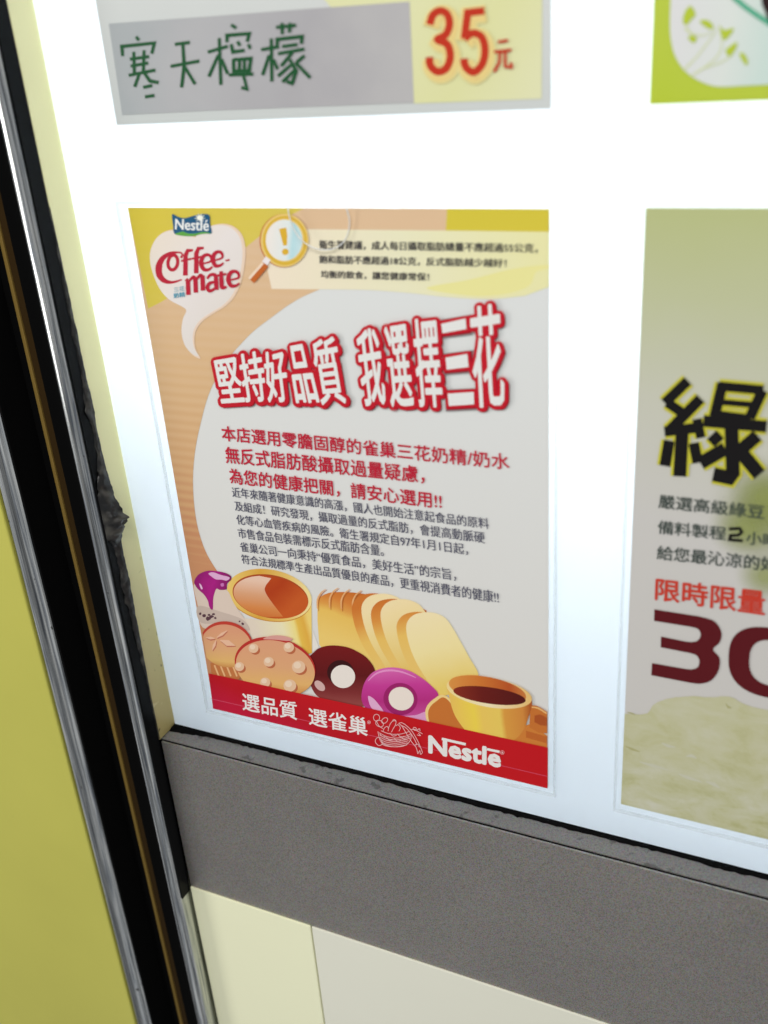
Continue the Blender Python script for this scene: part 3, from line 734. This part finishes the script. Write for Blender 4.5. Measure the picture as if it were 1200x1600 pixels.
for x, y, r in ((470, 606, 31), (690, 600, 33), (565, 690, 32), (752, 722, 42), (382, 720, 30), (543, 818, 32), (697, 838, 40)):
    pa.poly(Z5, ell(x + 10, y + 12, r, r * 0.9, 20, 24), ink(190, 104, 66))
    pa.poly(Z5, ell(x, y, r, r * 0.95, 0, 24), ink(236, 196, 160))
    pa.poly(Z5, ell(x - r * .2, y - r * .25, r * .55, r * .5, 0, 20), ink(244, 216, 188))
pa.build('dotted_biscuit_picture', poster)

# cup and saucer at the right
pa = Part(10)
pa.blob(Z6, [(396, 800), (408, 752), (450, 712), (500, 690), (560, 740), (640, 900), (520, 890), (420, 862)], ink(246, 214, 140), 5)
pa.blob(Z6, [(412, 806), (424, 762), (460, 728), (505, 706), (560, 760), (650, 910), (520, 900), (432, 866)], ink(206, 118, 48), 5)
pa.poly(Z6, [(905, 900), (1010, 860), (1109, 930), (1109, 1000), (900, 970)], ink(212, 128, 52))
pa.poly(Z6, [(985, 900), (1109, 935), (1109, 975), (985, 940)], ink(196, 104, 40))
pa.poly(Z6, spline([(1010, 752), (1050, 756), (1109, 790)], False, 5) + [(1109, 915), (1060, 912), (1005, 880)], ink(204, 116, 46))
pa.poly(Z6, spline([(1035, 812), (1070, 806), (1109, 826)], False, 5) + [(1109, 872), (1070, 868), (1035, 850)], ink(176, 84, 32))
pa.stroke(Z6, [(1018, 762), (1060, 770), (1107, 800)], [6, 9, 8], ink(240, 190, 120))
cupb = ramp_ink(Z6((540, 760)), Z6((1020, 830)), [(0, (240, 196, 96)), (0.3, (246, 216, 80)), (0.4, (242, 204, 96)), (0.62, (240, 206, 96)), (0.68, (224, 158, 66)), (0.9, (216, 140, 60)), (1, (180, 92, 36))], 0.05, 70)
pa.blob(Z6, [(524, 628), (536, 700), (560, 790), (600, 860), (660, 920), (780, 960), (900, 960), (965, 905), (1000, 820), (1020, 735), (980, 690), (760, 640), (600, 620)], cupb, 5)
pa.poly(Z6, ell(770, 676, 253, 86, 10, 56), ramp_ink(Z6((520, 640)), Z6((1000, 720)), [(0, (248, 222, 150)), (0.5, (250, 234, 190)), (1, (238, 196, 120))]))
pa.poly(Z6, ell(760, 662, 230, 76, 11, 56), ramp_ink(Z6((540, 600)), Z6((980, 690)), [(0, (226, 150, 70)), (0.4, (214, 122, 48)), (0.8, (190, 84, 34)), (1, (206, 124, 60))]))
pa.poly(Z6, ell(772, 694, 214, 48, 8, 56), ramp_ink(Z6((560, 660)), Z6((980, 720)), [(0, (140, 44, 24)), (0.4, (108, 22, 14)), (1, (84, 14, 10))]))
pa.build('cup_and_saucer_picture', poster)

# red bar
pa = Part(14)
redb = ramp_ink(Z0((500, 1085)), Z0((488, 1160)), [(0, (200, 12, 24)), (0.6, (190, 8, 28)), (1, (194, 14, 54))], 0.15, 25)
bar = spline([(327.6, 1050.5), (400, 1066), (467, 1081), (560, 1101), (660, 1123), (760, 1145), (857, 1166)], False, 3)
pa.poly(Z0, bar + [(856.5, 1229.8), (334.4, 1105.4)], redb)
pa.stroke(Z0, [(331, 1090), (500, 1129), (690, 1172), (856.5, 1211)], 0.7, ink(214, 90, 120), False, False)
WH = ink(240, 236, 232); b = ((0, 0), (3, 0), (1.5, 2), (0, 3))
pa.text(Z5, '選品質', ((398, 882), (738, 942), (742, 1052), (404, 990)), WH, b)
pa.text(Z5, '選雀巢', ((812, 972), (1178, 1040), (1182, 1152), (818, 1080)), WH, b)
PK = ink(240, 196, 196)
for (fr, x, y, r) in ((Z6, 67, 850, 9), (Z6, 848, 1026, 11)):
    pa.stroke(fr, ell(x, y, r, r, 0, 16), 2, PK, False, closed=True); pa.poly(fr, ell(x, y, r * .4, r * .5), PK)
pa.text(Z6, 'Nestle', ((420, 930), (835, 1012), (834, 1112), (420, 1026)), WH, [(0, 0)] + disc(6, 8))
pa.stroke(Z6, [(494, 946), (634, 978)], 15, WH, caps=False); pa.stroke(Z6, [(758, 1006), (832, 1022)], 14, WH, caps=False)
pa.build('red_footer', poster)
# line-drawn nest emblem in the footer
pa = Part(16); LW = 3.4; E = lambda pts, w=LW, c=False: pa.stroke(Z6, pts, w, PK, True, True, c)
E(ell(112, 822, 18, 20, 0, 10), c=True); E(ell(130, 856, 24, 18, 30, 10), c=True); E(ell(160, 838, 20, 14, -40, 10), c=True)
E([(112, 842), (128, 870), (150, 885)]); E([(180, 900), (188, 868), (206, 842), (226, 842), (222, 866), (210, 886), (200, 906)]); E([(206, 842), (214, 832), (228, 838)])
E([(150, 900), (160, 880), (176, 872), (184, 888)]); E([(226, 868), (240, 862), (252, 880), (244, 900)])
for k in range(6):
    E([(128 + k * 3, 908 + k * 13), (170, 930 + k * 11), (225, 940 + k * 10), (280, 930 + k * 10), (312 - k * 4, 915 + k * 13)])
E([(140, 896), (190, 914), (250, 916), (306, 900)]); E([(122, 900), (134, 950), (160, 976), (220, 990), (280, 982), (312, 950), (316, 912)])
for x, y in ((150, 925), (190, 945), (235, 950), (275, 940), (210, 920), (255, 925)): E([(x - 18, y - 12), (x, y + 6), (x + 22, y + 2)])
E([(112, 942), (128, 934), (142, 950), (150, 970), (128, 982), (108, 962)], c=True)
E([(244, 852), (262, 848), (288, 864), (318, 892), (342, 930), (362, 968), (384, 1022)]); E([(244, 852), (262, 866), (276, 888), (296, 922), (322, 962), (346, 992), (356, 1030)])
E([(256, 862), (290, 880), (326, 926), (352, 976)]); E([(356, 1030), (368, 1010), (372, 1032), (384, 1022)]); E([(340, 978), (356, 972), (366, 990)])
E([(312, 888), (336, 886), (366, 902), (384, 912)]); E([(330, 884), (334, 874), (348, 880), (342, 892)], c=True); E([(352, 890), (366, 882), (370, 896)]); E([(360, 908), (372, 922), (352, 918)])
pa.build('nest_emblem', poster)

# ------------------------------------------------------------------ menu sign at the top
x_l = Z0((183, 195))[0]; x_r = Z0((861.5, 169))[0]; z_b = Z0((500, 183.5))[1]; z_t = z_b + 0.105
x_tl = Z0((148, 0))[0]
menu = tag(empty('menu_sign'), 'price sign with green handwriting on grey tape and a red 35 on yellow', 'menu sign', None)
sheet(menu, ((x_l, z_t), (x_r, z_t), (x_r, z_b), (x_l, z_b)), ramp_ink((x_l, z_b), (x_l + .02, z_t), [(0, (204, 209, 207)), (1, (220, 222, 219))], 0.2, 30))
pa = Part(1)
pa.poly(Z1, [(545, -60), (822, -80), (1148, -80), (1146, 250), (824, 262)], ramp_ink(Z1((830, 0)), Z1((1140, 240)), [(0, (228, 228, 178)), (0.5, (226, 226, 168)), (1, (230, 230, 186))], 0.2, 40))
pa.build('yellow_price_patch', menu)
pa = Part(2)
pa.poly(Z1, [(50, 60), (300, 42), (560, 22), (812, 4), (823, 260), (560, 270), (300, 280), (84, 291)], ramp_ink(Z1((60, 60)), Z1((800, 250)), [(0, (172, 177, 179)), (0.3, (182, 182, 184)), (0.7, (176, 174, 177)), (1, (188, 186, 186))], 0.5, 40))
pa.build('grey_tape', menu)
pa = Part(4); GRN = ink(22, 84, 44)
HW_ = [[(119, 92), (128, 102)], [(86, 142), (84, 118), (166, 108), (160, 136)], [(113, 130), (116, 186)], [(139, 126), (138, 182)], [(103, 150), (152, 143)], [(105, 168), (150, 160)], [(101, 190), (168, 178)], [(128, 188), (116, 220)], [(141, 185), (154, 204), (178, 209)], [(137, 222), (160, 217)], [(142, 245), (166, 242)],
       [(218, 112), (256, 107)], [(207, 168), (281, 154)], [(238, 112), (241, 165), (235, 222)], [(243, 170), (270, 213)],
       [(302, 132), (352, 118)], [(330, 97), (334, 214)], [(328, 140), (304, 194)], [(335, 150), (351, 186)], [(360, 62), (374, 70)], [(350, 106), (349, 90), (406, 84), (402, 106)], [(360, 112), (364, 132), (394, 128)], [(376, 104), (384, 116)], [(404, 112), (410, 124)], [(366, 150), (410, 147), (407, 178), (368, 180), (366, 150)], [(381, 150), (381, 178)], [(395, 150), (394, 178)], [(354, 190), (416, 187)], [(392, 190), (401, 226), (386, 222)],
       [(436, 126), (482, 117)], [(462, 97), (464, 207)], [(458, 140), (440, 190)], [(468, 150), (479, 176)], [(474, 70), (526, 64)], [(490, 58), (491, 86)], [(510, 58), (508, 82)], [(478, 116), (478, 100), (541, 92), (538, 110)], [(490, 118), (530, 112)], [(479, 136), (546, 124)], [(515, 132), (488, 166)], [(510, 150), (526, 180), (516, 210), (502, 206)], [(511, 165), (480, 192)], [(520, 178), (490, 208)], [(524, 158), (562, 196)], [(546, 140), (528, 156)]]
for st in HW_: pa.stroke(Z1, [(x + random.uniform(-1, 1), y + random.uniform(-1, 1)) for x, y in st], [8.0] + [9.2] * (len(st) - 2) + [8.6], GRN, False)
pa.build('handwriting', menu)
pa = Part(6); HALO = ink(238, 212, 138); PR = ink(198, 52, 28)
three = [(864, 62), (872, 38), (890, 27), (908, 36), (914, 62), (904, 88), (884, 100), (908, 112), (916, 142), (906, 172), (884, 181), (866, 166), (863, 144)]
five = [(1002, 27), (960, 32), (952, 98), (972, 84), (994, 92), (1004, 122), (998, 160), (976, 182), (956, 170), (950, 148)]
for w, mm, d in ((46, ink(238, 222, 152), 4), (36, HALO, 3), (19, PR, 0)):
    pa.stroke(Z1, [(x + d, y + d * 2) for x, y in three], w, mm)
    pa.stroke(Z1, [(x + d, y + d * 2) for x, y in five[:3]], w, mm, False); pa.stroke(Z1, [(x + d, y + d * 2) for x, y in five[2:]], w, mm)
for st in ([(1036, 106), (1062, 102)], [(1027, 131), (1071, 126)], [(1042, 130), (1040, 158), (1027, 182)], [(1055, 128), (1055, 168), (1071, 170), (1070, 158)]):
    pa.stroke(Z1, st, 7.5, PR, False)
pa.build('price_text', menu)

# ------------------------------------------------------------------ green card, top right
gx = Z0((1015, 162))[0]; gz = Z0((1100, 160))[1]
card = tag(empty('green_card'), 'lime green drink card with a pale rounded panel and flower sprig, top right corner', 'poster')
sheet(card, ((gx, gz + 0.11), (gx + 0.21, gz + 0.11), (gx + 0.21, gz), (gx, gz)), ramp_ink((gx, gz), (gx + .03, gz + .1), [(0, (188, 206, 62)), (1, (194, 208, 90))], 0.3, 60))
pa = Part(1)
pa.poly(Z9, [(370, -300)] + spline([(372, 0), (366, 200), (374, 330), (404, 460), (470, 575), (560, 655), (680, 715), (800, 738), (1000, 730), (1300, 715)], False, 6) + [(1900, 690), (1900, -400)], ramp_ink(Z9((380, 300)), Z9((1200, 300)), [(0, (226, 226, 226)), (0.6, (224, 230, 224)), (1, (208, 226, 218))], 0.2, 60))
pa.build('pale_panel', card)
pa = Part(3); LG = ink(186, 204, 60); FG = ink(214, 222, 176)
pa.stroke(Z9, [(480, 600), (580, 500), (660, 400), (740, 290), (760, 230)], [18, 12, 12, 10, 8], FG)
pa.stroke(Z9, [(560, 640), (680, 560), (770, 480), (810, 380), (790, 240)], [18, 14, 12, 10, 8], FG)
pa.stroke(Z9, [(660, 580), (800, 530), (900, 470)], [14, 12, 8], FG)
pa.stroke(Z9, [(500, 230), (540, 280), (600, 300), (660, 300), (730, 270)], [30, 20, 14, 10, 8], FG)
for pts in ([(540, 50), (585, 120), (550, 165), (510, 210), (478, 190), (490, 110)], [(620, 180), (680, 170), (730, 210), (730, 246), (680, 236)], [(520, 320), (560, 300), (596, 330), (566, 366)], [(790, 215), (826, 255), (910, 240), (870, 310), (826, 340), (800, 280)], [(840, 430), (880, 390), (940, 360), (920, 430), (870, 478)], [(958, 450), (1000, 460), (1030, 520), (1020, 556), (980, 510)]):
    pa.blob(Z9, pts, LG, 5)
pa.build('flower_sprig', card)
pa = Part(5)
pa.stroke(Z9, [(900, -30), (1010, 60), (1110, 130), (1260, 230)], 44, ink(84, 176, 140), False)
pa.blob(Z9, [(1150, -20), (1300, -60), (1330, 200), (1230, 210), (1180, 110)], ink(44, 24, 24), 5)
pa.build('drink_picture', card)

# ------------------------------------------------------------------ right poster
qx = Z0((1008.7, 324.4))[0]; qzt = Z0((1008.7, 324.4))[1]; qzb = Z0((972.8, 1256))[1]
p2 = tag(empty('poster'), 'mung bean drink poster with one big black character, maroon 30 and crushed ice', 'poster', 'posters in pockets on the glowing panel')
sheet(p2, ((qx, qzt), (qx + 0.21, qzt), (qx + 0.21, qzb), (qx, qzb)), ramp_ink((qx, qzt), (qx - .012, qzb), [(0, (190, 196, 140)), (0.12, (196, 200, 160)), (0.26, (205, 205, 188)), (0.45, (209, 206, 201)), (1, (209, 205, 200))], 0.10, 14))
# soft green beans out of focus in the print
Mb = ramp_ink((0, 0), (0, 1), [(0, (218, 212, 206)), (1, (218, 212, 206))])
def bean_blend(c, rad):
    M = mat('print_soft_spot', (1, 1, 1, 1), 0.42, 0, 0.25)
    g = N(M, 'ShaderNodeNewGeometry'); d = N(M, 'ShaderNodeVectorMath', operation='DISTANCE'); d.inputs[1].default_value = (c[0], -PLANE, c[1])
    LK(M, g.outputs['Position'], d.inputs[0])
    r = N(M, 'ShaderNodeMapRange', interpolation_type='SMOOTHSTEP'); r.inputs['From Min'].default_value = 0.0; r.inputs['From Max'].default_value = rad
    r.inputs['To Min'].default_value = 0.6; r.inputs['To Max'].default_value = 0; LK(M, d.outputs['Value'], r.inputs['Value'])
    BS(M).inputs['Base Color'].default_value = rgb(166, 176, 96, INK)
    t = N(M, 'ShaderNodeBsdfTransparent'); mx = N(M, 'ShaderNodeMixShader')
    LK(M, r.outputs['Result'], mx.inputs['Fac']); LK(M, t.outputs[0], mx.inputs[1]); LK(M, BS(M).outputs[0], mx.inputs[2])
    o_ = [x for x in M.node_tree.nodes if x.type == 'OUTPUT_MATERIAL'][0]; LK(M, mx.outputs[0], o_.inputs['Surface'])
    return M
pa = Part(1)
for cx, cy, rx in ((680, 100, 210), (560, 165, 120), (640, 350, 100), (640, 40, 120)):
    c = Z8((cx, cy)); rad = rx / 2.5 * 0.00034
    pa.raw([[(c[0] + rad * 1.02 * math.cos(a * math.pi / 16), c[1] + rad * 1.02 * math.sin(a * math.pi / 16)) for a in range(32)]], bean_blend(c, rad))
pa.build('green_beans_picture', p2)
pa = Part(4); BLK = ink(18, 15, 16); YG = ink(206, 200, 60)
GL = [  # strokes of the big character, butt ended (zoom frame 7)
    ([(432, 942), (318, 1052)], 44), ([(330, 1050), (402, 1100)], 42), ([(496, 1030), (345, 1185)], 46), ([(316, 1195), (510, 1172)], 44), ([(478, 1132), (498, 1226)], 40), ([(405, 1180), (392, 1418)], 56), ([(340, 1240), (318, 1366)], 48), ([(462, 1252), (482, 1350)], 46),
    ([(606, 954), (566, 1120)], 46), ([(590, 968), (810, 988)], 40), ([(806, 988), (742, 1126)], 46), ([(604, 1048), (770, 1062)], 26), ([(560, 1106), (750, 1130)], 34), ([(510, 1142), (826, 1170)], 50),
    ([(650, 1150), (658, 1400), (640, 1425), (560, 1408)], 60), ([(552, 1210), (590, 1250)], 56), ([(496, 1352), (620, 1280)], 58), ([(780, 1214), (700, 1284)], 56), ([(680, 1276), (790, 1408)], 60)]
y0 = pa.y
for mm, ex in ((YG, 26), (BLK, 0)):
    for st, w in GL: pa.stroke(Z7, st, w * 1.16 + ex, mm, False, bool(ex))
pa.build('large_character', p2)
pa = Part(4); DG = ink(62, 74, 68); b = ((0, 0), (1.6, 0), (0.8, 1.2))
pa.text(Z8, '嚴選高級綠豆', ((224, 28), (636, 72), (634, 126), (222, 82)), DG, b)
pa.text(Z8, '備料製程', ((221, 130), (486, 156), (484, 208), (219, 182)), DG, b)
pa.stroke(Z8, [(498, 164), (540, 162), (548, 176), (536, 188), (504, 190), (500, 206), (552, 210)], 12, BLK, False)
pa.text(Z8, '小時', ((566, 172), (690, 186), (688, 236), (564, 222)), DG, b)
pa.text(Z8, '給您最沁涼的好', ((218, 228), (690, 276), (688, 332), (216, 282)), DG, b)
pa.build('small_text', p2)
pa = Part(4); OR = ink(206, 62, 44)
pa.text(Z8, '限時限量', ((214, 356), (640, 406), (636, 502), (210, 440)), OR, ((0, 0), (2.5, 0), (-2, 0), (0, 2), (1, -2)))
MAR = ink(92, 14, 22)
pa.poly(Z8, [(207, 478), (340, 499)] + spline([(380, 505), (440, 524), (468, 566), (462, 606), (436, 634), (461, 668), (458, 714), (430, 754), (388, 768), (344, 764)], False, 5) + [(195, 735), (198, 688), (330, 711)] + spline([(352, 713), (376, 704), (383, 680), (372, 658), (345, 648)], False, 4) + [(232, 626), (233, 584), (330, 604)] + spline([(352, 606), (376, 600), (388, 578), (378, 555), (345, 545)], False, 4) + [(206, 523)], MAR)
def sq(cx, cy, rx, ry, rot, e=2.6):
    c, s_ = math.cos(math.radians(rot)), math.sin(math.radians(rot)); r = []
    for i in range(56):
        a = 2 * math.pi * i / 56; x = rx * abs(math.cos(a)) ** (2 / e) * (1 if math.cos(a) > 0 else -1); y = ry * abs(math.sin(a)) ** (2 / e) * (1 if math.sin(a) > 0 else -1)
        r.append((cx + x * c - y * s_ * 0.3, cy + x * s_ + y * c))
    return r
pa.ring(Z8, sq(676, 690, 182, 138, 10), sq(676, 690, 100, 90, 10), MAR)
pa.build('price_text', p2)
# crushed ice photograph in the lower part
M_ice = mat('print_ice_photo', (1, 1, 1, 1), 0.42, 0, 0.25)
g = N(M_ice, 'ShaderNodeNewGeometry'); mp = N(M_ice, 'ShaderNodeMapping'); mp.inputs['Scale'].default_value = (34, 34, 62); mp.inputs['Rotation'].default_value = (0, 0.25, 0)
LK(M_ice, g.outputs['Position'], mp.inputs['Vector'])
n = N(M_ice, 'ShaderNodeTexNoise'); n.inputs['Scale'].default_value = 1.6; n.inputs['Detail'].default_value = 9; n.inputs['Roughness'].default_value = 0.65; n.inputs['Distortion'].default_value = 0.4
LK(M_ice, mp.outputs[0], n.inputs['Vector'])
cr = N(M_ice, 'ShaderNodeValToRGB'); e = cr.color_ramp.elements
for t in (0.5, 0.7): e.new(t)
for i, (t, c) in enumerate(((0.28, (178, 177, 124)), (0.44, (195, 194, 154)), (0.6, (203, 202, 174)), (0.78, (212, 211, 198)))): e[i].position = t; e[i].color = rgb(*c, INK)
LK(M_ice, n.outputs['Fac'], cr.inputs['Fac'])
sp = N(M_ice, 'ShaderNodeSeparateXYZ'); LK(M_ice, g.outputs['Position'], sp.inputs[0])
n3 = N(M_ice, 'ShaderNodeTexNoise'); n3.inputs['Scale'].default_value = 45; n3.inputs['Detail'].default_value = 4; LK(M_ice, g.outputs['Position'], n3.inputs['Vector'])
ad = N(M_ice, 'ShaderNodeMath', operation='MULTIPLY_ADD'); ad.inputs[1].default_value = 0.03; LK(M_ice, n3.outputs['Fac'], ad.inputs[0]); LK(M_ice, sp.outputs['Z'], ad.inputs[2])
mr = N(M_ice, 'ShaderNodeMapRange', interpolation_type='SMOOTHSTEP'); mr.inputs['From Min'].default_value = qzb + 0.030; mr.inputs['From Max'].default_value = qzb + 0.066; mr.inputs['To Max'].default_value = 0.35; LK(M_ice, ad.outputs[0], mr.inputs['Value'])
mi = N(M_ice, 'ShaderNodeMix', data_type='RGBA'); LK(M_ice, mr.outputs['Result'], mi.inputs['Factor']); LK(M_ice, cr.outputs['Color'], mi.inputs['A']); mi.inputs['B'].default_value = rgb(200, 197, 156, INK)
LK(M_ice, mi.outputs['Result'], BS(M_ice).inputs['Base Color'])
pa = Part(2)
zb2 = qzb + 0.00002
icep = [Z8(p) for p in spline([(92, 886), (130, 888), (180, 884), (205, 850), (260, 828), (340, 818), (420, 822), (500, 820), (560, 850), (640, 870), (760, 880)], False, 5)]
icep = [(max(x, qx + 1e-5), z + random.uniform(-1.5e-4, 1.5e-4)) for x, z in icep]
pa.raw([[(qx + 1e-5, icep[0][1])] + icep + [(qx + 0.2099, icep[-1][1]), (qx + 0.2099, zb2), (qx + 1e-5, zb2)]], M_ice)
WS = ink(203, 202, 180); OL = ink(178, 175, 124)
for a, b_, c_, w in (((300, 1120), (340, 1136), (392, 1152), 9), ((408, 1150), (440, 1162), (462, 1176), 10), ((150, 1074), (200, 1088), (262, 1106), 8), ((236, 1000), (262, 1012), (290, 1016), 8), ((330, 1052), (352, 1050), (372, 1060), 9)):
    pa.stroke(Z8, [a, b_, c_], [3, w * 1.5, 3], WS)
for a, b_, c_, w in (((94, 1012), (120, 1024), (150, 1034), 9), ((100, 880), (118, 884), (134, 890), 5), ((486, 846), (496, 860), (508, 862), 9)):
    pa.stroke(Z8, [a, b_, c_], [2, w, 2], OL)
pa.build('crushed_ice_picture', p2)

# ------------------------------------------------------------------ pockets and the curl of clear strip
def pk(name, a, b_, c, label):     # a: top-left pixel, b: bottom-left, c: bottom-right
    x0 = at(*b_, 0.006)[0]; x1 = at(*c, 0.006)[0]; z0 = at(*b_, 0.006)[1]; z1 = at(*a, 0.006)[1]
    return pocket(name, x0, x1, z0, z1, label)
pk('poster_pocket', (188, 315), (323, 1112), (868, 1244), 'clear acrylic pocket edge round the coffee creamer poster')
x0, z0 = at(958, 1266, 0.006); z1 = at(990, 316, 0.006)[1]
pocket('poster_pocket', x0, x0 + 0.222, z0, z1, 'clear acrylic pocket edge round the mung bean poster on the right')
def tube(name, pts, r, m):
    P = [Vector(p) for p in pts]; bm = bmesh.new(); rings = []; ns = 8
    for i, p in enumerate(P):
        t = (P[min(i + 1, len(P) - 1)] - P[max(i - 1, 0)]).normalized(); a = t.cross(Vector((0, 1, 0))).normalized(); b2 = t.cross(a)
        rings.append([bm.verts.new(p + (a * math.cos(k * 2 * math.pi / ns) + b2 * math.sin(k * 2 * math.pi / ns)) * r) for k in range(ns)])
    for q, w in zip(rings, rings[1:]):
        for k in range(ns): bm.faces.new((q[k], q[(k + 1) % ns], w[(k + 1) % ns], w[k]))
    bm.faces.new(rings[0][::-1]); bm.faces.new(rings[-1])
    bmesh.ops.recalc_face_normals(bm, faces=bm.faces[:])
    return mesh_of(bm, name, m, smooth=True)
M_thread = mat('clear_plastic_thread', (0.75, 0.76, 0.74, 1), 0.2, 0, 0.6)
pts = spline([(449, 318), (452, 338), (459, 358), (472, 376), (492, 388), (515, 390), (533, 382), (543, 366), (546, 345), (541, 324)], False, 8)
o = tube('plastic_thread', [(at(u, v, 0.0098 + 0.0012 * math.sin(i / 12))[0], -(0.0098 + 0.0012 * math.sin(i / 12)), at(u, v, 0.0098 + 0.0012 * math.sin(i / 12))[1]) for i, (u, v) in enumerate(pts)], 0.00028, M_thread)
tag(o, 'thin curled plastic thread hanging over the magnifier at the top of the creamer poster', 'thread')
